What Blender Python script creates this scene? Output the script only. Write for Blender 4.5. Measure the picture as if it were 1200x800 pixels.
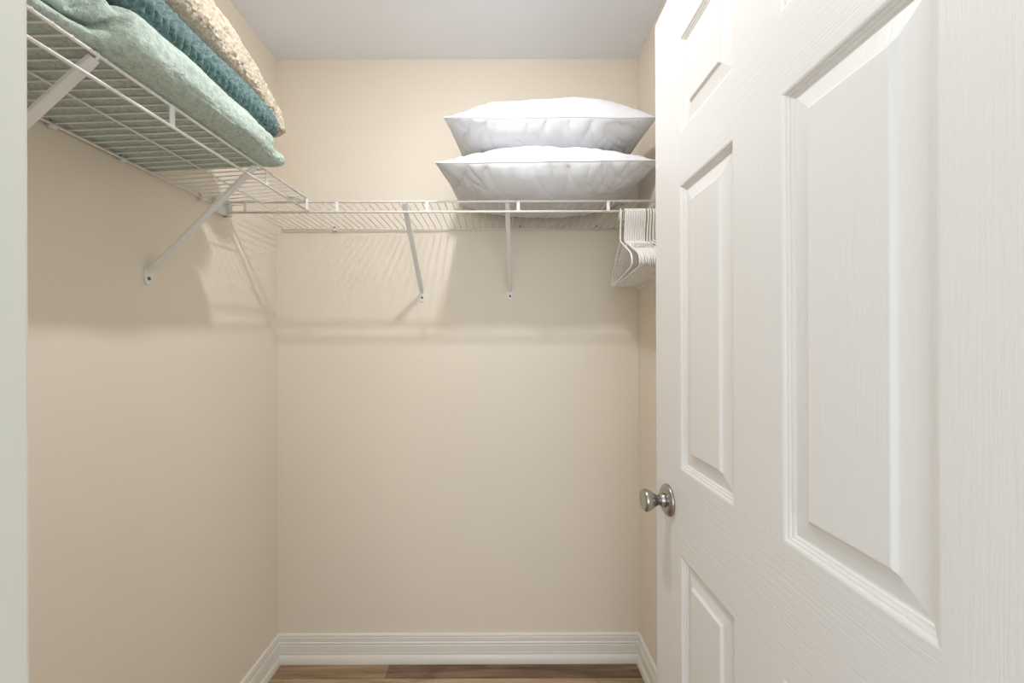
import bpy, bmesh, math, random
from mathutils import Vector, Matrix, noise

for o in list(bpy.data.objects):
    bpy.data.objects.remove(o)
S = bpy.context.scene
COL = S.collection
random.seed(7)
PI = math.pi
EYE = 1.272                      # height of the lens above the floor

# ------------------------------------------------------------------ camera, light, exposure
cam_d = bpy.data.cameras.new('camera')
cam = bpy.data.objects.new('camera', cam_d)
COL.objects.link(cam)
cam.location = (0, 0, EYE)
cam.rotation_euler = (Matrix.Rotation(PI/2, 3, 'X') @ Matrix.Rotation(math.radians(-0.2), 3, 'Z')).to_euler()
cam_d.sensor_width = 36.0
cam_d.lens = 475/1200*36
cam_d.shift_x = 12/1200
cam_d.shift_y = 5/1200
cam_d.clip_start = 0.02
S.camera = cam

W = bpy.data.worlds.new('hall_ambient')
S.world = W
W.use_nodes = True
W.node_tree.nodes['Background'].inputs[0].default_value = (0.86, 0.93, 1.0, 1)
W.node_tree.nodes['Background'].inputs[1].default_value = 1.2

ad = bpy.data.lights.new('hall_fill', 'AREA')
ad.shape = 'RECTANGLE'; ad.size = 2.4; ad.size_y = 1.5
ad.energy = 30.0
ad.color = (0.90, 0.96, 1.0)
al = bpy.data.objects.new('hall_fill', ad)
COL.objects.link(al)
al.location = (0.15, -1.7, 1.40)
al.rotation_euler = (PI/2, 0, 0)          # added area fill standing in for hall daylight; no window is built

BULB_STRENGTH = 945.0
S.view_settings.view_transform = 'Standard'
S.view_settings.look = 'None'
S.view_settings.exposure = 0.0
S.view_settings.gamma = 1.0
S.view_settings.use_curve_mapping = False

# ------------------------------------------------------------------ materials
def srgb(r, g, b):
    f = lambda c: (c/255/12.92 if c/255 <= 0.04045 else ((c/255+0.055)/1.055)**2.4)
    return (f(r), f(g), f(b), 1)

class Mat:
    def __init__(s, name, col, rough=0.6, metal=0.0, spec=0.4):
        s.m = bpy.data.materials.new(name); s.m.use_nodes = True
        s.nt = s.m.node_tree; s.N = s.nt.nodes; s.L = s.nt.links
        s.b = s.N['Principled BSDF']
        s.b.inputs['Base Color'].default_value = col
        s.b.inputs['Roughness'].default_value = rough
        s.b.inputs['Metallic'].default_value = metal
        s.b.inputs['Specular IOR Level'].default_value = spec
        s.last = None
    def coords(s, scale=(1, 1, 1), kind='Object'):
        tc = s.N.new('ShaderNodeTexCoord'); mp = s.N.new('ShaderNodeMapping')
        mp.inputs['Scale'].default_value = scale
        s.L.new(tc.outputs[kind], mp.inputs['Vector'])
        return mp.outputs['Vector']
    def noise(s, vec, scale, detail=3, rough=0.5, dist=0.0):
        n = s.N.new('ShaderNodeTexNoise')
        n.inputs['Scale'].default_value = scale; n.inputs['Detail'].default_value = detail
        n.inputs['Roughness'].default_value = rough; n.inputs['Distortion'].default_value = dist
        s.L.new(vec, n.inputs['Vector'])
        return n.outputs['Fac']
    def wave(s, vec, scale, dist, dscale=1.0, direction='X'):
        n = s.N.new('ShaderNodeTexWave'); n.bands_direction = direction
        n.inputs['Scale'].default_value = scale; n.inputs['Distortion'].default_value = dist
        n.inputs['Detail'].default_value = 2; n.inputs['Detail Scale'].default_value = dscale
        s.L.new(vec, n.inputs['Vector'])
        return n.outputs['Fac']
    def voronoi(s, vec, scale):
        n = s.N.new('ShaderNodeTexVoronoi'); n.inputs['Scale'].default_value = scale
        s.L.new(vec, n.inputs['Vector'])
        return n.outputs['Distance']
    def ramp(s, fac, stops):
        r = s.N.new('ShaderNodeValToRGB')
        e = r.color_ramp.elements
        e[0].position, e[0].color = stops[0]
        e[1].position, e[1].color = stops[-1]
        for p, c in stops[1:-1]:
            k = e.new(p); k.color = c
        s.L.new(fac, r.inputs['Fac'])
        return r.outputs['Color']
    def color(s, out): s.L.new(out, s.b.inputs['Base Color'])
    def mixc(s, a, b, fac, mode='MULTIPLY'):
        m = s.N.new('ShaderNodeMix'); m.data_type = 'RGBA'; m.blend_type = mode
        if isinstance(fac, float): m.inputs[0].default_value = fac
        else: s.L.new(fac, m.inputs[0])
        for sock, v in ((m.inputs[6], a), (m.inputs[7], b)):
            if isinstance(v, tuple): sock.default_value = v
            else: s.L.new(v, sock)
        return m.outputs[2]
    def bump(s, h, strength=0.2, dist=0.001):
        b = s.N.new('ShaderNodeBump')
        b.inputs['Strength'].default_value = strength; b.inputs['Distance'].default_value = dist
        s.L.new(h, b.inputs['Height'])
        if s.last is not None: s.L.new(s.last, b.inputs['Normal'])
        s.last = b.outputs['Normal']
        s.L.new(s.last, s.b.inputs['Normal'])

def wall_mat():
    m = Mat('beige_wall_paint', srgb(236, 225, 208), 0.62, spec=0.25)
    v = m.coords()
    m.color(m.ramp(m.noise(v, 2.3, 3), [(0.3, srgb(235, 224, 207)), (0.7, srgb(237, 226, 209))]))
    m.bump(m.noise(v, 130, 3, 0.55), 0.22, 0.0015)
    m.bump(m.noise(v, 6, 2), 0.10, 0.01)
    return m.m
def ceil_mat():
    m = Mat('white_ceiling_paint', srgb(244, 247, 252), 0.85, spec=0.1)
    v = m.coords()
    m.bump(m.noise(v, 90, 4, 0.6), 0.25, 0.002)
    return m.m
def white_paint(name, c, rough, sc=(1, 1, 1)):
    m = Mat(name, c, rough, spec=0.4)
    v = m.coords(sc)
    m.bump(m.noise(v, 60, 2), 0.06, 0.0006)
    return m.m
def door_mat(name, grain):
    # grain: 'v' runs up the door, 'h' runs across it, 'p' cathedral figure of the raised fields
    m = Mat(name, srgb(234, 231, 225), 0.38, spec=0.45)
    if grain == 'v': v = m.coords((1, 330, 9))
    elif grain == 'h': v = m.coords((1, 9, 330))
    else: v = m.coords((1, 210, 7))
    n = m.noise(v, 1.0, 4, 0.65, 0.25)
    m.bump(m.ramp(n, [(0.38, (0, 0, 0, 1)), (0.62, (1, 1, 1, 1))]), {'v': 0.22, 'h': 0.30, 'p': 0.07}[grain], 0.0007)
    if grain == 'p':
        v2 = m.coords((1, 11, 1.6))
        w = m.wave(v2, 3.2, 9.0, 1.6, 'Y')
        m.bump(m.ramp(w, [(0.0, (0, 0, 0, 1)), (0.30, (1, 1, 1, 1)), (1.0, (1, 1, 1, 1))]), 0.13, 0.0007)
    return m.m
def plank_mat(name, base, dark, light):
    m = Mat(name, base, 0.45, spec=0.35)
    v = m.coords((1.4, 22, 1)); v2 = m.coords((0.9, 5, 1)); v3 = m.coords((5, 160, 1))
    c = m.ramp(m.noise(v, 1.6, 5, 0.6, 0.8), [(0.30, dark), (0.52, base), (0.74, light)])
    k = m.ramp(m.noise(v2, 2.2, 4, 0.6, 1.5), [(0.36, (0.42, 0.36, 0.32, 1)), (0.50, (1, 1, 1, 1))])
    c = m.mixc(c, k, 0.55)
    c = m.mixc(c, m.ramp(m.noise(v3, 1.0, 3), [(0.3, (0.78, 0.76, 0.74, 1)), (0.7, (1, 1, 1, 1))]), 0.6)
    m.color(c)
    m.bump(m.noise(v3, 1.0, 3), 0.15, 0.0008)
    return m.m
def fleece(name, dark, light, scale, strength, dist, sheen=0.25):
    m = Mat(name, light, 0.95, spec=0.08)
    m.b.inputs['Sheen Weight'].default_value = sheen
    m.b.inputs['Sheen Roughness'].default_value = 0.5
    v = m.coords()
    n = m.noise(v, scale, 4, 0.65, 0.3)
    m.color(m.ramp(n, [(0.32, dark), (0.62, light)]))
    m.bump(n, strength, dist)
    m.bump(m.noise(v, scale*3.2, 2), strength*0.6, dist*0.5)
    return m.m
def pillow_mat():
    m = Mat('white_cotton', srgb(227, 227, 229), 0.75, spec=0.2)
    v = m.coords()
    m.bump(m.noise(v, 28, 4, 0.6, 0.5), 0.18, 0.004)
    m.bump(m.noise(m.coords((900, 900, 900)), 1.0, 1), 0.06, 0.0004)
    return m.m
def nickel():
    m = Mat('brushed_nickel', srgb(176, 172, 166), 0.27, 1.0)
    v = m.coords((40, 400, 400))
    m.bump(m.noise(v, 1.0, 2), 0.05, 0.0003)
    return m.m

M = dict(
    wall=wall_mat(), ceiling=ceil_mat(),
    base=white_paint('white_semi_gloss_trim', srgb(236, 232, 222), 0.35),
    jamb=white_paint('white_jamb_paint', srgb(214, 212, 201), 0.4),
    stile=door_mat('white_door_grain_upright', 'v'), rail=door_mat('white_door_grain_across', 'h'),
    panel=door_mat('white_door_cathedral_grain', 'p'),
    edge=white_paint('white_door_edge', srgb(234, 231, 225), 0.4),
    wire=white_paint('white_vinyl_coating', srgb(238, 236, 231), 0.35),
    bracket=white_paint('white_powder_coat', srgb(232, 231, 228), 0.4),
    clip=white_paint('white_plastic_clip', srgb(232, 231, 227), 0.4),
    screw=Mat('zinc_screw', srgb(120, 116, 110), 0.35, 1.0).m,
    connector=Mat('grey_steel_clip', srgb(176, 175, 172), 0.4, 0.6).m,
    hanger=white_paint('white_hanger_plastic', srgb(240, 237, 230), 0.35),
    sage=fleece('sage_fleece', srgb(172, 190, 176), srgb(205, 218, 206), 110, 0.9, 0.006),
    teal=fleece('teal_plush', srgb(68, 93, 93), srgb(122, 146, 143), 120, 0.5, 0.004),
    sherpa=fleece('cream_sherpa', srgb(192, 177, 152), srgb(230, 217, 195), 140, 0.8, 0.007),
    cotton=pillow_mat(), nickel=nickel(),
    porcelain=white_paint('white_porcelain', srgb(238, 238, 236), 0.2),
    gap=Mat('dark_underlay', srgb(48, 38, 30), 0.9).m,
)
bm_ = Mat('lit_bulb_glass', (1, 1, 1, 1), 0.4)
bm_.b.inputs['Emission Color'].default_value = (0.955, 0.97, 1.02, 1)
bm_.b.inputs['Emission Strength'].default_value = BULB_STRENGTH
M['bulb'] = bm_.m
PLANKS = [plank_mat('oak_plank_warm', srgb(174, 145, 114), srgb(142, 114, 86), srgb(194, 168, 138)),
          plank_mat('oak_plank_dark', srgb(134, 108, 86), srgb(92, 72, 56), srgb(164, 138, 112)),
          plank_mat('oak_plank_tan', srgb(196, 170, 138), srgb(166, 140, 110), srgb(212, 188, 158))]

# ------------------------------------------------------------------ mesh helpers
def link(name, bm, mat, parent=None, smooth=False):
    me = bpy.data.meshes.new(name)
    bmesh.ops.recalc_face_normals(bm, faces=bm.faces)
    bm.to_mesh(me); bm.free()
    for m in (mat if isinstance(mat, list) else [mat]): me.materials.append(m)
    if smooth:
        for p in me.polygons: p.use_smooth = True
    o = bpy.data.objects.new(name, me)
    COL.objects.link(o)
    if parent is not None: o.parent = parent
    return o
def tag(o, label=None, cat=None, group=None, kind=None):
    if label: o['label'] = label
    if cat: o['category'] = cat
    if group: o['group'] = group
    if kind: o['kind'] = kind
    return o
def thing(name, loc, label, cat, group=None, kind=None):
    o = bpy.data.objects.new(name, None); COL.objects.link(o)
    o.location = loc; o.empty_display_size = 0.05
    return tag(o, label, cat, group, kind)
def box(bm, x0, x1, y0, y1, z0, z1, bevel=0.0, seg=1):
    r = bmesh.ops.create_cube(bm, size=1.0)
    vs = r['verts']
    bmesh.ops.scale(bm, vec=(x1-x0, y1-y0, z1-z0), verts=vs)
    bmesh.ops.translate(bm, vec=((x0+x1)/2, (y0+y1)/2, (z0+z1)/2), verts=vs)
    if bevel:
        es = list({e for v in vs for e in v.link_edges})
        bmesh.ops.bevel(bm, geom=es, offset=bevel, segments=seg, affect='EDGES', profile=0.5)
    return bm
def boxes(*a, **k):
    bm = bmesh.new()
    for b in a: box(bm, *b, **k)
    return bm
def tube(bm, pts, r, n=8, closed=False, flat=1.0, caps=True):
    pts = [Vector(p) for p in pts]
    N = len(pts); rings = []
    up = None
    for i, p in enumerate(pts):
        if closed: t = pts[(i+1) % N] - pts[i-1]
        else: t = pts[min(i+1, N-1)] - pts[max(i-1, 0)]
        t.normalize()
        if up is None:
            a = Vector((0, 0, 1)) if abs(t.z) < 0.9 else Vector((1, 0, 0))
            up = a - t*a.dot(t)
        else:
            up = up - t*up.dot(t)
        up.normalize(); side = t.cross(up)
        rr = r[i] if isinstance(r, (list, tuple)) else r
        rings.append([bm.verts.new(p + side*math.cos(2*PI*k/n)*rr*flat + up*math.sin(2*PI*k/n)*rr) for k in range(n)])
    for i in range(N if closed else N-1):
        a, b = rings[i], rings[(i+1) % N]
        for k in range(n):
            bm.faces.new((a[k], a[(k+1) % n], b[(k+1) % n], b[k]))
    if caps and not closed:
        bm.faces.new(rings[0]); bm.faces.new(rings[-1])
    return bm
def catmull(pts, k=6, closed=False):
    P = [Vector(p) for p in pts]; out = []; n = len(P)
    for i in range(n if closed else n-1):
        if closed: a, b, c, d = P[i-1], P[i], P[(i+1) % n], P[(i+2) % n]
        else: a, b, c, d = P[max(i-1, 0)], P[i], P[i+1], P[min(i+2, n-1)]
        for j in range(k):
            t = j/k
            out.append(0.5*((2*b) + (c-a)*t + (2*a-5*b+4*c-d)*t*t + (3*b-a-3*c+d)*t**3))
    if not closed: out.append(P[-1])
    return out
def lathe(bm, prof, axis='X', n=32):
    # prof: (distance along the axis, radius)
    rings = []
    for d, r in prof:
        ring = []
        for k in range(n):
            a = 2*PI*k/n; c, s = math.cos(a)*max(r, 1e-5), math.sin(a)*max(r, 1e-5)
            ring.append(bm.verts.new((d, c, s) if axis == 'X' else ((c, d, s) if axis == 'Y' else (c, s, d))))
        rings.append(ring)
    for a, b in zip(rings, rings[1:]):
        for k in range(n): bm.faces.new((a[k], a[(k+1) % n], b[(k+1) % n], b[k]))
    bm.faces.new(rings[0]); bm.faces.new(rings[-1])
    return bm
def sst(a, b, x):
    t = min(1, max(0, (x-a)/(b-a))); return t*t*(3-2*t)

# ------------------------------------------------------------------ the closet shell
XL, XR, YB, YF, ZC = -0.907, 0.552, 1.638, 0.290, 2.430
def struct(name, bm, mat, label, cat):
    return tag(link(name, bm, mat), label, cat, kind='structure')
struct('wall_back', boxes((XL-0.1, XR+0.1, YB, YB+0.1, 0, ZC)), M['wall'], 'beige painted back wall of the closet behind the pillows', 'wall')
struct('wall_left', boxes((XL-0.1, XL, YF-0.11, YB, 0, ZC)), M['wall'], 'beige left closet wall below the blanket shelf', 'wall')
struct('wall_right', boxes((XR, XR+0.1, YF-0.11, YB, 0, ZC)), M['wall'], 'beige right closet wall behind the open door', 'wall')
DL, DR, DH = -0.357, 0.410, 2.055           # the clear doorway
struct('wall_front', boxes((-1.6, DL-0.02, YF-0.11, YF, 0, ZC), (DR+0.02, 1.6, YF-0.11, YF, 0, ZC),
       (DL-0.02, DR+0.02, YF-0.11, YF, DH+0.02, ZC)), M['wall'], 'beige front wall round the closet doorway', 'wall')
struct('ceiling', boxes((-1.6, 1.6, -2.2, YB+0.1, ZC, ZC+0.1)), M['ceiling'], 'flat off-white ceiling of the closet', 'ceiling')
# doorway lining and casings
bm = bmesh.new()
box(bm, DL-0.02, DL, YF-0.128, YF+0.017, 0, DH, 0.003, 2)
box(bm, DL-0.075, DL-0.006, YF, YF+0.016, 0, DH+0.07, 0.004, 2)
struct('trim_1', bm, M['jamb'], 'white painted door jamb at the left edge of the doorway', 'door frame')
bm = bmesh.new()
box(bm, DR, DR+0.02, YF-0.128, YF+0.017, 0, DH, 0.003, 2)
box(bm, DR+0.006, DR+0.075, YF, YF+0.016, 0, DH+0.07, 0.004, 2)
struct('trim_2', bm, M['jamb'], 'white painted door jamb on the hinge side behind the door', 'door frame')
bm = bmesh.new()
box(bm, DL-0.02, DR+0.02, YF-0.128, YF+0.017, DH, DH+0.02, 0.003, 2)
box(bm, DL-0.0055, DR+0.0055, YF, YF+0.016, DH+0.006, DH+0.07, 0.004, 2)
struct('trim_3', bm, M['jamb'], 'white painted head jamb over the closet doorway', 'door frame')

# floor: an underlay slab with every plank a part of its own
fl = struct('floor', boxes((-1.6, 1.6, -2.2, YB+0.1, -0.05, -0.0095)), M['gap'], 'brown wood-look plank floor of the closet', 'floor')
def plank(x0, x1, y0, y1, m):
    g = 0.0006
    o = link('plank', boxes((x0+g, x1-g, y0+g, y1-g, -0.009, 0.0), bevel=0.0007), m, fl)
    return o
row_y = [YB] + [1.552-0.18*k for k in range(0, 12)]
starts = [-0.451, 0.36, -0.2, 0.5, 0.05, -0.5, 0.3, -0.1, 0.55, 0.0, -0.35, 0.2]
for k in range(len(row_y)-1):
    y1, y0 = row_y[k], row_y[k+1]
    lo, hi = (XL, XR) if y0 > YF else (-1.6, 1.6)
    cuts = [lo] + sorted(c for c in (starts[k]-1.2, starts[k], starts[k]+1.2) if lo+0.02 < c < hi-0.02) + [hi]
    for j in range(len(cuts)-1):
        which = [0, 1][j % 2] if k == 0 else (2 if k == 1 else (k*2+j) % 3)
        plank(cuts[j], cuts[j+1], y0, y1, PLANKS[which])

# baseboards, one moulded profile: (out from the wall, height)
BP = [(0.0, 0.0), (0.0185, 0.0), (0.0190, 0.008), (0.0182, 0.016), (0.0163, 0.0235), (0.0135, 0.0295), (0.0108, 0.0325), (0.0104, 0.0335), (0.0112, 0.0350),
      (0.0112, 0.0425), (0.0100, 0.0440), (0.0112, 0.0455), (0.0108, 0.0690), (0.0092, 0.0730), (0.0102, 0.0760), (0.0112, 0.0790),
      (0.0100, 0.0820), (0.0080, 0.0840), (0.0086, 0.0860), (0.0088, 0.1000), (0.0074, 0.1035), (0.0084, 0.1060), (0.0080, 0.1100), (0.0052, 0.1130), (0.0, 0.1140)]
def baseboard(name, ends, label):
    # ends: two corner points and, at each, the direction a unit of profile depth moves in (mitred)
    (p0, d0), (p1, d1) = ends
    bm = bmesh.new(); ra, rb = [], []
    for t, z in BP:
        ra.append(bm.verts.new((p0[0]+d0[0]*t, p0[1]+d0[1]*t, z)))
        rb.append(bm.verts.new((p1[0]+d1[0]*t, p1[1]+d1[1]*t, z)))
    n = len(BP)
    for i in range(n):
        bm.faces.new((ra[i], ra[(i+1) % n], rb[(i+1) % n], rb[i]))
    bm.faces.new(ra); bm.faces.new(rb)
    return struct(name, bm, M['base'], label, 'baseboard')
baseboard('baseboard_back', (((XL, YB), (1, -1)), ((XR, YB), (-1, -1))), 'white moulded baseboard along the back wall')
baseboard('baseboard_left', (((XL, YF+0.017), (1, 0)), ((XL, YB), (1, -1))), 'white moulded baseboard along the left wall')
baseboard('baseboard_right', (((XR, YF+0.017), (-1, 0)), ((XR, YB), (-1, -1))), 'white moulded baseboard along the right wall')

# ------------------------------------------------------------------ ceiling lamp (just above the frame)
LX, LY = -0.13, 0.82
lamp = thing('ceiling_lamp', (LX, LY, ZC), 'white porcelain lamp holder with a bare lit bulb on the ceiling', 'lamp')
link('lamp_holder', lathe(bmesh.new(), [(0.0, 0.056), (-0.008, 0.056), (-0.016, 0.05), (-0.024, 0.034), (-0.042, 0.026), (-0.080, 0.026), (-0.104, 0.031), (-0.109, 0.0305), (-0.110, 0.0280)], 'Z'), M['porcelain'], lamp, True)
# unseen bulb, its shallow domed face shaped to cut direct light on upper walls
link('bulb', lathe(bmesh.new(), [(-0.1095, 0.0280), (-0.1136, 0.0272), (-0.1183, 0.0233), (-0.1219, 0.0163), (-0.1239, 0.0080), (-0.1243, 0.0008)], 'Z', 32), M['bulb'], lamp, True)

# ------------------------------------------------------------------ the door, standing open at a right angle
DX, DT = 0.371, 0.035                  # plane of the visible face, thickness
Y0, Y1 = 0.212, 0.974                  # hinge edge, free edge
ZB, ZT = 0.010, 2.039
door = thing('door_1', (DX+DT/2, Y0, ZB), 'white moulded six-panel door standing open at the right', 'door', kind='structure')
def dpart(name, bm, mat, smooth=False):
    o = link(name, bm, mat, door, smooth)
    o.matrix_parent_inverse = Matrix.Translation(door.location).inverted()
    return o
ya, yb, yc, yd = 0.3423, 0.5375, 0.648, 0.8435        # the panel columns
rows = [(0.245, EYE-0.436), (EYE-0.260, EYE+0.332), (EYE+0.4387, EYE+0.6377)]
fx0, fx1 = DX, DX+DT
dpart('stile', boxes((fx0, fx1, Y0, ya, ZB, ZT)), M['stile'])
dpart('stile', boxes((fx0, fx1, yd, Y1, ZB, ZT)), M['stile'])
zr = [ZB] + [z for r in rows for z in r] + [ZT]
for i in range(0, 8, 2):
    dpart('rail', boxes((fx0, fx1, ya, yd, zr[i], zr[i+1])), M['rail'])
for (a, b) in rows:
    dpart('mullion', boxes((fx0, fx1, yb, yc, a, b)), M['stile'])
PROF = [(0.0, 0.0), (0.0012, 0.0001), (0.0030, 0.0006), (0.0048, 0.0016), (0.0053, 0.0036), (0.0085, 0.0042), (0.0090, 0.0064), (0.0125, 0.0072),
        (0.0140, 0.0092), (0.0165, 0.0094), (0.0395, 0.0052), (0.0415, 0.0044), (0.0450, 0.0008), (0.0465, 0.0003)]
def panel(y0, y1, z0, z1):
    bm = bmesh.new()
    def ring(ins, x):
        return [bm.verts.new((x, y0+ins, z0+ins)), bm.verts.new((x, y1-ins, z0+ins)), bm.verts.new((x, y1-ins, z1-ins)), bm.verts.new((x, y0+ins, z1-ins))]
    front = [ring(i, fx0+d) for i, d in PROF]; back = [ring(i, fx1-d) for i, d in PROF]
    for rs in (front, back):
        for a, b in zip(rs, rs[1:]):
            for k in range(4): bm.faces.new((a[k], a[(k+1) % 4], b[(k+1) % 4], b[k]))
        bm.faces.new(rs[-1])
    for k in range(4):
        bm.faces.new((front[0][k], front[0][(k+1) % 4], back[0][(k+1) % 4], back[0][k]))
    dpart('panel', bm, M['panel'])
for a, b in rows:
    panel(ya, yb, a, b); panel(yc, yd, a, b)
# knob set on both faces
KY, KZ = 0.904, EYE-0.345
def knob(side):
    base = fx0 if side < 0 else fx1
    tr = lambda prof: [(base+side*d, r) for d, r in prof]
    def shift(bm):
        bmesh.ops.translate(bm, vec=(0, KY, KZ), verts=bm.verts); return bm
    k = dpart('door_knob', shift(lathe(bmesh.new(), tr([(0.020, 0.0100), (0.024, 0.0108), (0.028, 0.0125), (0.034, 0.0165), (0.041, 0.0212), (0.047, 0.0240), (0.052, 0.0247),
              (0.0555, 0.0238), (0.0575, 0.0215), (0.0580, 0.0195), (0.0572, 0.0178), (0.0566, 0.012), (0.0570, 0.0)]), 'X', 40)), M['nickel'], True)
    tag(k, 'brushed nickel door knob')
    for nm, prof in (('rosette', [(0.0, 0.0345), (0.003, 0.0348), (0.0055, 0.0340), (0.0068, 0.0315), (0.0082, 0.0300), (0.0105, 0.0270), (0.0115, 0.019), (0.0115, 0.0)]),
                     ('neck_ring', [(0.0112, 0.0158), (0.0150, 0.0152), (0.0165, 0.0130), (0.0180, 0.0138), (0.0205, 0.0125), (0.0212, 0.0)])):
        c = link(nm, shift(lathe(bmesh.new(), tr(prof), 'X', 40)), M['nickel'], k, True)
knob(-1); knob(1)
tag(dpart('latch_plate', boxes((fx0+0.005, fx1-0.005, Y1-0.0005, Y1+0.0012, KZ-0.028, KZ+0.028), bevel=0.0004), M['nickel']), 'nickel latch plate on the door edge')
for hz in (0.28, 1.05, 1.83):
    bm = bmesh.new()
    tube(bm, [(fx1+0.004, Y0-0.006, hz-0.044), (fx1+0.004, Y0-0.006, hz+0.044)], 0.0055, 12)
    box(bm, fx0+0.004, fx1+0.002, Y0-0.0016, Y0, hz-0.044, hz+0.044)
    dpart('hinge', bm, M['nickel'])

# ------------------------------------------------------------------ wire shelves
def local(o, root):
    o.matrix_parent_inverse = Matrix.Translation(root.location).inverted()
def part(name, bm, mat, root, smooth=True, label=None):
    o = link(name, bm, mat, root, smooth); local(o, root)
    if label: o['label'] = label
    return o
def subpart(name, bm, mat, par, root_loc, smooth=True):
    o = link(name, bm, mat, par, smooth)      # parent carries no transform of its own beyond its thing
    return o
def screw(bm, c, nrm, r=0.0042):
    c = Vector(c); n = Vector(nrm)
    tube(bm, [c, c+n*0.0012, c+n*0.0026], [r, r, r*0.55], 12)
    return bm

# --- shelf along the back wall
SB_YF, SB_YR = 1.315, 1.628
zf, zb_, zl = EYE+0.468, EYE+0.4725, EYE+0.4335      # front rail, rear rail, lower lip rail
bx0, bx1 = -0.884, 0.545
back = thing('wire_shelf', ((bx0+bx1)/2, YB, EYE+0.47), 'white wire shelf on the back wall carrying the pillows and hangers', 'shelf', 'closet wire shelves')
part('front_rail', tube(bmesh.new(), [(bx0, SB_YF, zf), (bx1, SB_YF, zf)], 0.0034, 10), M['wire'], back)
part('lip_rail', tube(bmesh.new(), [(bx0, SB_YF-0.004, zl), (bx1, SB_YF-0.004, zl)], 0.0036, 10), M['wire'], back)
part('rear_rail', tube(bmesh.new(), [(bx0, SB_YR, zb_-0.004), (bx1, SB_YR, zb_-0.004)], 0.0028, 8), M['wire'], back)
def wire_mesh(pts, r):
    bm = tube(bmesh.new(), pts, r, 6)
    me = bpy.data.meshes.new('deck_wire'); bm.to_mesh(me); bm.free(); me.materials.append(M['wire'])
    for p in me.polygons: p.use_smooth = True
    return me
wz = 0.0038
wm = wire_mesh([(0, SB_YF-0.003, zf-0.001), (0, SB_YF-0.001, zf+wz-0.0006), (0, SB_YF+0.004, zf+wz), (0, SB_YR+0.003, zb_)], 0.0013)
x = bx0+0.012
while x < bx1-0.004:
    o = bpy.data.objects.new('deck_wire', wm); COL.objects.link(o); o.parent = back; local(o, back)
    o.location = (x, 0, 0)
    x += 0.0254
for sx in (-0.828, -0.532, -0.241, 0.055, 0.346, 0.536):
    part('lip_strut', boxes((sx-0.0050, sx+0.0050, SB_YF-0.0052, SB_YF-0.0012, zl, zf), bevel=0.0008), M['wire'], back, False)

def brace(root, foot, top, horiz, foot_n):
    """pressed steel brace from a foot plate on the wall up to the front rail; horiz = unit vector along the wall"""
    f, t = Vector(foot), Vector(top); h = Vector(horiz); n = Vector(foot_n)
    d = (t-f).normalized(); out = d.cross(h).normalized()
    if out.z > 0: out = -out
    bm = bmesh.new()
    w, th = 0.0080, 0.0085
    sec = [(-w, -th*0.45), (-w, th*0.25), (-w*0.75, th*0.5), (w*0.75, th*0.5), (w, th*0.25), (w, -th*0.45), (w*0.78, -th*0.45), (w*0.78, th*0.2), (-w*0.78, th*0.2), (-w*0.78, -th*0.45)]
    pts = [f+d*0.002, f+d*0.02, t-d*0.02, t]
    sc = [0.72, 1, 1, 0.9]
    rings = [[bm.verts.new(p + h*a*s + out*b*s) for a, b in sec] for p, s in zip(pts, sc)]
    m = len(sec)
    for a, b in zip(rings, rings[1:]):
        for k in range(m): bm.faces.new((a[k], a[(k+1) % m], b[(k+1) % m], b[k]))
    bm.faces.new(rings[0]); bm.faces.new(rings[-1])
    br = part('support_brace', bm, M['bracket'], root, False)
    # foot plate with rounded ends, flat on the wall
    bm = bmesh.new()
    c = f - Vector((0, 0, 0.012))
    ring0, ring1 = [], []
    for k in range(28):
        a = 2*PI*k/28
        ca, sa = math.cos(a), math.sin(a)
        px = 0.0115*math.copysign(abs(ca)**0.55, ca); pz = 0.0215*math.copysign(abs(sa)**0.55, sa)
        b0 = Vector((f.x, f.y, c.z + pz)) + h*px
        ring0.append(bm.verts.new(b0 - n*0.004)); ring1.append(bm.verts.new(b0 + n*0.0005))
    for k in range(28): bm.faces.new((ring0[k], ring0[(k+1) % 28], ring1[(k+1) % 28], ring1[k]))
    bm.faces.new(ring0); bm.faces.new(ring1)
    fp = subpart('foot_plate', bm, M['bracket'], br, None, False)
    sp = subpart('screw', screw(bmesh.new(), Vector((f.x, f.y, c.z-0.006)) + n*0.0005, n, 0.0046), M['screw'], br, None)
    # hook that wraps the rail
    hk = tube(bmesh.new(), catmull([t - d*0.012, t + Vector((0, 0, 0.002)) + n*0.006, t + Vector((0, 0, 0.0085)) + n*0.0025, t + Vector((0, 0, 0.0075)) - n*0.005], 4), 0.0022, 8)
    subpart('rail_hook', hk, M['bracket'], br, None)
brace(back, (-0.3205, YB-0.004, EYE+0.2130), (-0.3156, SB_YF+0.004, zf-0.005), (1, 0, 0), (0, -1, 0))
brace(back, (0.0340, YB-0.004, EYE+0.2180), (0.0200, SB_YF+0.004, zf-0.005), (1, 0, 0), (0, -1, 0))
def clip(root, c, along, n):
    """plastic wall clip with its screw; c on the wall"""
    c = Vector(c); a = Vector(along); n = Vector(n)
    bm = bmesh.new()
    tube(bm, [c - Vector((0, 0, 0.004)), c + n*0.006 - Vector((0, 0, 0.004)), c + n*0.0135 - Vector((0, 0, 0.006))], [0.0068, 0.0062, 0.0050], 12)
    tube(bm, [c + Vector((0, 0, 0.009)), c + n*0.004 + Vector((0, 0, 0.009))], 0.0058, 12)
    tube(bm, [c + n*0.010 - a*0.007 + Vector((0, 0, -0.004)), c + n*0.010 + a*0.007 + Vector((0, 0, -0.004))], 0.0052, 12)
    k = part('wall_clip', bm, M['clip'], root)
    subpart('screw', screw(bmesh.new(), c + n*0.0038 + Vector((0, 0, 0.009)), n, 0.0028), M['screw'], k, None)
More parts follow.
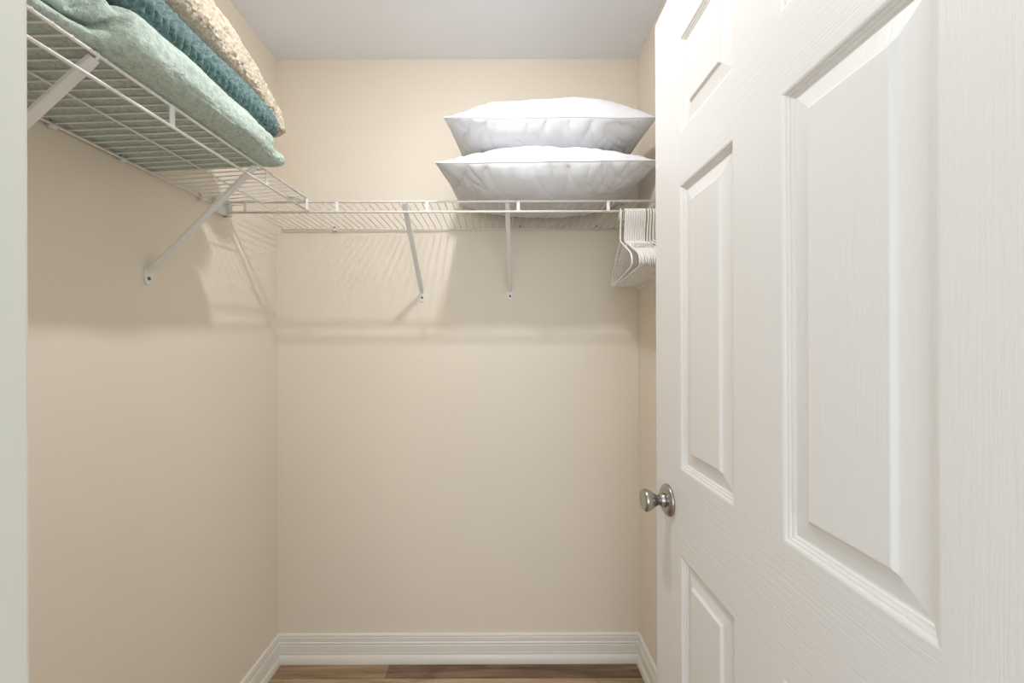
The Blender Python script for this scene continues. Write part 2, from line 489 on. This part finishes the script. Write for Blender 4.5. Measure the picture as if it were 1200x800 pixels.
for cx in (-0.672, -0.372, 0.076, 0.386):
    clip(back, (cx, YB, zb_-0.001), (1, 0, 0), (0, -1, 0))
# end bracket on the left wall
eb = part('end_bracket', boxes((XL, XL+0.016, 1.270, SB_YF+0.012, zl-0.010, zf+0.006), (XL, XL+0.028, SB_YF-0.004, SB_YF+0.012, zl-0.010, zf+0.006), bevel=0.002), M['bracket'], back, False)
part('end_bracket', boxes((XR-0.012, XR, SB_YF-0.06, SB_YF+0.012, zl-0.010, zf+0.006), bevel=0.002), M['bracket'], back, False)

# --- shelf along the left wall
LF, LWX = -0.620, -0.897
ly0, ly1 = 0.345, 1.300
ftop = lambda y: EYE + 0.4455 + (y-0.5325)*0.0340
flip = lambda y: EYE + 0.4058 + (y-0.5325)*0.0358
lwz = EYE+0.4490
left = thing('wire_shelf', (XL, (ly0+ly1)/2, EYE+0.45), 'white wire shelf on the left wall under the folded blankets', 'shelf', 'closet wire shelves')
part('front_rail', tube(bmesh.new(), [(LF, ly0, ftop(ly0)), (LF, ly1, ftop(ly1))], 0.0030, 10), M['wire'], left)
part('lip_rail', tube(bmesh.new(), [(LF+0.001, ly0, flip(ly0)), (LF+0.001, ly1, flip(ly1))], 0.0031, 10), M['wire'], left)
part('rear_rail', tube(bmesh.new(), [(LWX, ly0, lwz-0.003), (LWX, ly1-0.038, lwz-0.003)], 0.0026, 8), M['wire'], left)
mzz = lambda y: (lwz + ftop(y))/2
part('middle_rail', tube(bmesh.new(), [(-0.765, ly0, mzz(ly0)-0.003), (-0.765, ly1, mzz(ly1)-0.003)], 0.0021, 8), M['wire'], left)
y = ly0+0.012
while y < ly1-0.003:
    m_ = wire_mesh([(LWX-0.003 if y < 1.262 else -0.886, y, lwz), (LF-0.004, y, ftop(y)+0.0030), (LF+0.001, y, ftop(y)+0.0026), (LF+0.003, y, ftop(y)-0.001)], 0.0015)
    o = bpy.data.objects.new('deck_wire', m_); COL.objects.link(o); o.parent = left; local(o, left)
    y += 0.0254
for sy in (0.455, 0.763, 1.071, 1.292):
    part('lip_strut', boxes((LF-0.0012, LF+0.0030, sy-0.0052, sy+0.0052, flip(sy), ftop(sy)), bevel=0.0008), M['wire'], left, False)
brace(left, (XL+0.004, 0.625, EYE+0.1930), (LF-0.004, 0.6226, ftop(0.622)-0.005), (0, 1, 0), (1, 0, 0))
brace(left, (XL+0.004, 1.038, EYE+0.1930), (LF-0.004, 1.030, ftop(1.03)-0.005), (0, 1, 0), (1, 0, 0))
for cy in (0.505, 0.812, 0.962, 1.217):
    clip(left, (XL, cy, lwz-0.001), (0, 1, 0), (1, 0, 0))
bm = tube(bmesh.new(), catmull([(LF-0.055, 1.270, ftop(1.27)-0.003), (LF-0.030, 1.285, ftop(1.29)-0.006), (LF-0.008, 1.304, ftop(1.3)-0.004), (LF+0.006, 1.312, zf-0.004)], 5), 0.0017, 8)
tube(bm, [(LF-0.050, 1.262, ftop(1.27)-0.003), (LF-0.016, 1.288, ftop(1.29)-0.004)], 0.0014, 8)
part('corner_clip', bm, M['connector'], left, True, 'grey steel clip joining the two shelves')

# ------------------------------------------------------------------ folded blankets
def fbm(v, o=3):
    return noise.fractal(v, 1.0, 2.0, o)
def blanket(name, mat, label, spec, disp, nY, nA, base, post=lambda p: p):
    """closed rounded slab folded along the front; spec(y) -> (x_back, x_front, z_bottom, z_top), disp(s, t, p, nrm) -> outward displacement"""
    y0, y1 = spec['y']
    bm = bmesh.new(); rings = []
    ex = 0.05
    for i in range(nY+1):
        u = i/nY
        # finer samples toward the ends so that they round off
        yy = y0 + (y1-y0)*(0.5-0.5*math.cos(PI*u))*0.35 + (y1-y0)*u*0.65
        xb, xf, z0, z1 = spec['f'](yy)
        e1 = min(1.0, max(0.0, (y1-yy)/ex)); e0 = min(1.0, max(0.0, (yy-y0)/ex))
        e = min(e0, e1)
        k = math.sqrt(max(0.0, 1-(1-e)**2))           # round the end in height
        kk = 0.10 + 0.90*k
        zc = z0 + (z1-z0)*spec.get('endc', 0.45); 
        h0, h1 = (zc-z0)*kk, (z1-zc)*kk
        xfr = xf - (1-k)*0.035
        cx, hx = (xb+xfr)/2, (xfr-xb)/2
        ring = []
        for j in range(nA):
            a = 2*PI*j/nA
            # denser on the front: parameter by arc of a superellipse
            ca, sa = math.cos(a), math.sin(a)
            ex_, ez_ = (0.34, 0.72) if ca > 0 else (0.08, 0.10)
            px = cx + hx*math.copysign(abs(ca)**ex_, ca)
            pz = zc + (h1 if sa > 0 else h0)*math.copysign(abs(sa)**ez_, sa)
            nr = Vector((ca*(1 if ca > 0 else 0.3), 0, sa)).normalized()
            ring.append((Vector((px, yy, pz)), nr, a, k))
        rings.append(ring)
    V = []
    for ring in rings:
        row = []
        for p, nr, a, k in ring:
            d = disp(p, a, k)
            row.append(bm.verts.new(post(p + nr*d)))
        V.append(row)
    for a, b in zip(V, V[1:]):
        for j in range(nA): bm.faces.new((a[j], a[(j+1) % nA], b[(j+1) % nA], b[j]))
    bm.faces.new(V[0]); bm.faces.new(V[-1])
    bmesh.ops.translate(bm, vec=(-base[0], -base[1], -base[2]), verts=bm.verts)
    o = link(name, bm, mat, None, True)
    o.location = base
    return tag(o, label, 'blanket', 'folded blankets on the left shelf')

def f_sage(y):
    z0 = max(ftop(y), lwz)+0.0045
    return (-0.9035, -0.564 - 0.046*sst(0.655, 0.585, y) + 0.004*math.sin(y*17), z0, EYE+0.546-0.030*sst(0.995, 1.085, y))
def d_sage(p, a, k):
    up = math.sin(a); front = max(0.0, math.cos(a))
    w = max(0.0, 0.35+front)
    d = 0.006*fbm(p*9, 2)*w + 0.0012*fbm(p*50, 2)*(w+0.2) + 0.0007*noise.noise(p*190)
    if up < -0.5 or math.cos(a) < -0.2: d = -0.2*abs(d)
    # near end opens into two layers with a pinch
    z_mid = EYE+0.4825 - 0.12*max(0.0, 0.61-p.y)
    g = math.exp(-((p.z-z_mid)/0.0055)**2)*sst(0.625, 0.605, p.y)*sst(0.0, 0.35, front)
    d -= 0.058*g
    d -= 0.016*sst(0.612, 0.585, p.y)*sst(z_mid, z_mid+0.012, p.z)*front
    for yc_, wd, am, zz, zw in ((0.617, 0.0050, 0.030, 0.490, 0.017), (0.600, 0.0055, 0.020, 0.510, 0.02), (0.628, 0.007, 0.012, 0.528, 0.016)):
        d -= am*math.exp(-((p.y-yc_-(p.z-EYE-zz)*0.5)/wd)**2 - ((p.z-EYE-zz)/zw)**2)*sst(0.0, 0.35, front)
    d += 0.006*math.exp(-((p.y-0.665)/0.035)**2)*front
    # gathered lobes at the far end
    e = sst(0.985, 1.045, p.y)
    d += e*0.008*math.sin((p.y*60 + p.x*20)*1.7)*front
    return d
def settle(p):
    y = p.y; z0 = max(ftop(y), lwz)+0.0045
    t = max(0.0, min(1.0, (LF-p.x)/(LF-LWX)))              # 0 over the front rail, 1 at the wall
    want = lwz + (ftop(y)-lwz)*(1-t) + 0.0045
    k = 1-max(0.0, min(1.0, (p.z-z0)/(EYE+0.546-z0)))
    return Vector((p.x, p.y, p.z + (want-z0)*k))
base = ((-0.89-0.57)/2, 0.72, f_sage(0.72)[2])
blanket('folded_blanket', M['sage'], 'sage green fleece blanket, bottom of the folded stack on the left shelf',
        dict(y=(0.36, 1.083), f=f_sage, endc=0.42), d_sage, 260, 130, base, settle)

def f_teal(y):
    return (-0.888, -0.590 + 0.004*math.sin(y*13+1), EYE+0.546, EYE+0.625-0.014*sst(0.95, 1.12, y))
def d_teal(p, a, k):
    front = max(0.0, math.cos(a)); 
    s = p.y/0.0165
    q = (p.z-EYE-0.585)/0.040
    z = abs(((q*1.15+0.2) % 2)-1)
    r = abs(math.sin(PI*(s + 0.95*z)))
    sc = math.sin(2*PI*p.z/0.0095 + 2.2*s)
    d = 0.0115*(r**1.1) - 0.0070 + 0.0007*sc*r + 0.0012*fbm(p*70, 2)
    if math.sin(a) < -0.55: return -0.0015 + 0.2*d
    return d*(0.65+0.35*front) + 0.003*fbm(p*8, 2)*front
blanket('folded_blanket', M['teal'], 'teal plush blanket with wavy ribs, middle of the folded stack on the left shelf',
        dict(y=(0.38, 1.096), f=f_teal, endc=0.5), d_teal, 620, 120, ((-0.888-0.6)/2, 0.74, EYE+0.546))

def f_sherpa(y):
    return (-0.886, -0.596 + 0.005*math.sin(y*11) - 0.02*sst(0.98, 1.17, y), EYE+0.6315-0.014*sst(0.95, 1.12, y)-0.028*sst(1.085, 1.125, y), EYE+0.752-0.075*sst(0.86, 1.20, y))
def d_sherpa(p, a, k):
    front = max(0.0, math.cos(a)); w = 0.4+0.6*front
    f1 = noise.voronoi(p*95)[0][0]
    f2 = noise.voronoi(p*170)[0][0]
    d = 0.006*(0.5-f1)*w + 0.005*(0.5-f2)*w + 0.0055*fbm(p*11, 1)*w + 0.002*noise.noise(p*150)
    q = (p.y + 0.45*(p.z-EYE-0.68) + 0.012*math.sin(p.z*60))/0.088
    g = abs(q-round(q))*0.088
    d -= 0.009*math.exp(-(g/0.0045)**2)*front
    if math.sin(a) < -0.4: d = 0.25*d - 0.001
    # the far end hangs over the blanket below
    return d
blanket('folded_blanket', M['sherpa'], 'cream sherpa blanket, topmost of the folded stack on the left shelf',
        dict(y=(0.40, 1.182), f=f_sherpa, endc=0.36), d_sherpa, 430, 150, ((-0.886-0.6)/2, 0.76, EYE+0.622))

# ------------------------------------------------------------------ pillows
def pillow(label, cx, y0, y1, hx, z_mid, up, down, seed, floor_z=None, yaw=0.0, tilt=0.0, ceil_z=None, skew=0.0):
    n, mN = 230, 140
    cy, hy = (y0+y1)/2, (y1-y0)/2
    sd = Vector((seed*3.1, seed*1.7, seed*0.9))
    bm = bmesh.new()
    def outline(u, v):
        # sides pull in a little between the pointed corners
        x = u*(1-0.030*(1-abs(v)**2.0)); y = v*(1-0.060*(1-abs(u)**2.2))
        x += 0.11*max(0.0, -u)*(0.5+0.5*v)**1.3            # the back-left corner is tucked in
        return x*hx, y*hy
    def prof(u, v, side):
        a = max(0.0, 1-abs(u)**(3.4 if side > 0 else 2.7)); b = max(0.0, 1-abs(v)**3.0)
        return (a**(0.74 if side > 0 else 0.86))*(b**0.52)*(1+skew*u)
    tops, bots = [], []
    seamz = {}
    for side in (1, -1):
        grid = []
        for i in range(n+1):
            u = -math.cos(PI*i/n); row = []
            for j in range(mN+1):
                v = -math.cos(PI*j/mN)
                x, y = outline(u, v)
                edge = (i in (0, n)) or (j in (0, mN))
                p = Vector((x, y, 0))
                sag = 0.004*math.sin(u*2.2+seed) + 0.004*noise.noise(Vector((u*2, v*2, 0))+sd)
                z = sag
                if not edge:
                    T = up if side > 0 else down
                    f = prof(u, v, side)
                    z += side*T*f
                    # creases fanning out of the seam
                    near = (1-min(1, f))**1.2
                    amp = min(1.0, f*3)*(0.30 + 0.9*near)
                    a1, b1 = x*0.93 + y*0.37, -x*0.37 + y*0.93
                    a2, b2 = x*0.80 - y*0.60, x*0.60 + y*0.80
                    r1 = max(0.0, 1-abs(noise.noise(Vector((a1*17, b1*5.5, seed*5+side*3)))))**5
                    r2 = max(0.0, 1-abs(noise.noise(Vector((a2*26, b2*8, seed*2+side)))))**6
                    r3 = noise.noise(Vector((x*9, y*6, seed*3+side)))
                    if side > 0: amp *= 0.45 + 0.25*(v < -0.5)
                    z += side*amp*(-0.0095*r1 - 0.0085*r2 + 0.010*r3) + side*0.006*fbm(Vector((x*5, y*5, seed+side)), 2)*min(1, f*2)
                zz = z_mid + z + tilt*y
                if floor_z is not None:
                    fz = floor_z
                    if zz < fz+0.03 and y+cy > 1.305:      # flattened where it lies
                        zz = fz + max(0.0, (zz-fz))*1.0 if zz > fz else fz
                if ceil_z is not None and zz > ceil_z: zz = ceil_z + (zz-ceil_z)*0.12
                row.append((x, y, zz))
            grid.append(row)
        (tops if side > 0 else bots).extend(grid)
    VT = [[None]*(mN+1) for _ in range(n+1)]; VB = [[None]*(mN+1) for _ in range(n+1)]
    for i in range(n+1):
        for j in range(mN+1):
            VT[i][j] = bm.verts.new(tops[i][j])
            edge = (i in (0, n)) or (j in (0, mN))
            VB[i][j] = VT[i][j] if edge else bm.verts.new(bots[i][j])
    for i in range(n):
        for j in range(mN):
            bm.faces.new((VT[i][j], VT[i+1][j], VT[i+1][j+1], VT[i][j+1]))
            q = (VB[i][j], VB[i][j+1], VB[i+1][j+1], VB[i+1][j])
            if len(set(q)) == 4:
                try: bm.faces.new(q)
                except ValueError: pass
    seam = [VT[i][0].co.copy() for i in range(0, n+1)] + [VT[n][j].co.copy() for j in range(1, mN+1)] + \
           [VT[i][mN].co.copy() for i in range(n-1, -1, -1)] + [VT[0][j].co.copy() for j in range(mN-1, 0, -1)]
    # drop near-duplicates that the cosine spacing puts at the corners
    s2 = [seam[0]]
    for p in seam[1:]:
        if (p-s2[-1]).length > 0.003: s2.append(p)
    zlow = min(v.co.z for v in bm.verts)
    off = Vector((0, 0, -zlow))
    bmesh.ops.translate(bm, vec=off, verts=bm.verts)
    o = thing('pillow', (cx, cy, zlow), label, 'pillow', 'white pillows on the back shelf')
    o.rotation_euler.z = yaw
    link('cover', bm, M['cotton'], o, True)
    link('seam', tube(bmesh.new(), [p+off for p in s2], 0.0020, 6, closed=True), M['cotton'], o, True)
    return o
DECK = zf + wz + 0.0016
pillow('white cotton pillow lying on the wire shelf, the lower of two', 0.142, 1.228, 1.626, 0.340, EYE+0.560, 0.092, 0.090, 1.0, floor_z=DECK, ceil_z=EYE+0.640)
pillow('white cotton pillow lying on another pillow, the upper of two', 0.156, 1.268, 1.626, 0.334, EYE+0.716, 0.118, 0.072, 2.0, floor_z=EYE+0.6465, skew=0.10)

# ------------------------------------------------------------------ hangers on the lip rail
def hanger_parts():
    # local frame: origin at the rail's top, Y along the hanger, Z up
    arm = [(-0.012, -0.1055), (-0.09, -0.140), (-0.165, -0.172), (-0.192, -0.190), (-0.199, -0.206), (-0.188, -0.2175), (-0.12, -0.2200), (0, -0.2205)]
    full = [(y, z) for y, z in arm] + [(-y, z) for y, z in reversed(arm[:-1])]
    loop = [Vector((0, y, z)) for y, z in full] + [Vector((0, 0, -0.1000))]
    bm = tube(bmesh.new(), catmull(loop, 5, closed=True), 0.0025, 8, closed=True)
    for s in (-1, 1):
        tube(bm, catmull([(0, s*0.110, -0.1475), (0, s*0.106, -0.137), (0, s*0.112, -0.1335), (0, s*0.121, -0.139)], 3), 0.0016, 6)
    fr = bm
    hk = [(0, 0, -0.1005), (0, 0.0, -0.085), (0, -0.004, -0.060), (0, -0.010, -0.040), (0, -0.0140, -0.020), (0, -0.011, -0.004), (0, 0.0, 0.0030), (0, 0.013, -0.003), (0, 0.0175, -0.018), (0, 0.0165, -0.028)]
    hb = tube(bmesh.new(), catmull(hk, 5), 0.0025, 8)
    return fr, hb
ORD = ['first', 'second', 'third', 'fourth', 'fifth', 'sixth', 'seventh', 'eighth', 'ninth', 'tenth', 'eleventh', 'twelfth', 'thirteenth',
       'fourteenth', 'fifteenth', 'sixteenth', 'seventeenth', 'eighteenth', 'nineteenth']
xs = [0.3850] + [0.3995+0.0057*k for k in range(12)] + [0.4720, 0.4800, 0.4890, 0.4960, 0.5040, 0.5110]
yaws = [-7.5] + [-5.5+0.15*math.sin(k*2.1) for k in range(12)] + [-4, -3.4, -4.2, -3.6, -3.8, -3.4]
first = None
for i, (hx_, yw) in enumerate(zip(xs, yaws)):
    loc = (hx_, SB_YF-0.004, zl+0.0036+0.0001)
    lab = ('white plastic hanger on the shelf rail, first from the left, hanging apart' if i == 0 else
           'white plastic hanger on the shelf rail, %s from the left' % ORD[i])
    if i == 0:
        t = thing('clothes_hanger', loc, lab, 'hanger', 'white hangers on the back shelf')
        fr, hb = hanger_parts()
        link('frame', fr, M['hanger'], t, True); link('hook', hb, M['hanger'], t, True)
        first = t
    else:
        t = first.copy(); COL.objects.link(t); t.location = loc; t['label'] = lab
        for ch in first.children:
            c = ch.copy(); COL.objects.link(c); c.parent = t
    t.rotation_euler = (math.radians(0.0 if i < 13 else [1, -1, -3.5, 1, -1.5, 0.5][i-13]), 0, math.radians(yw))
bpy.context.view_layer.update()
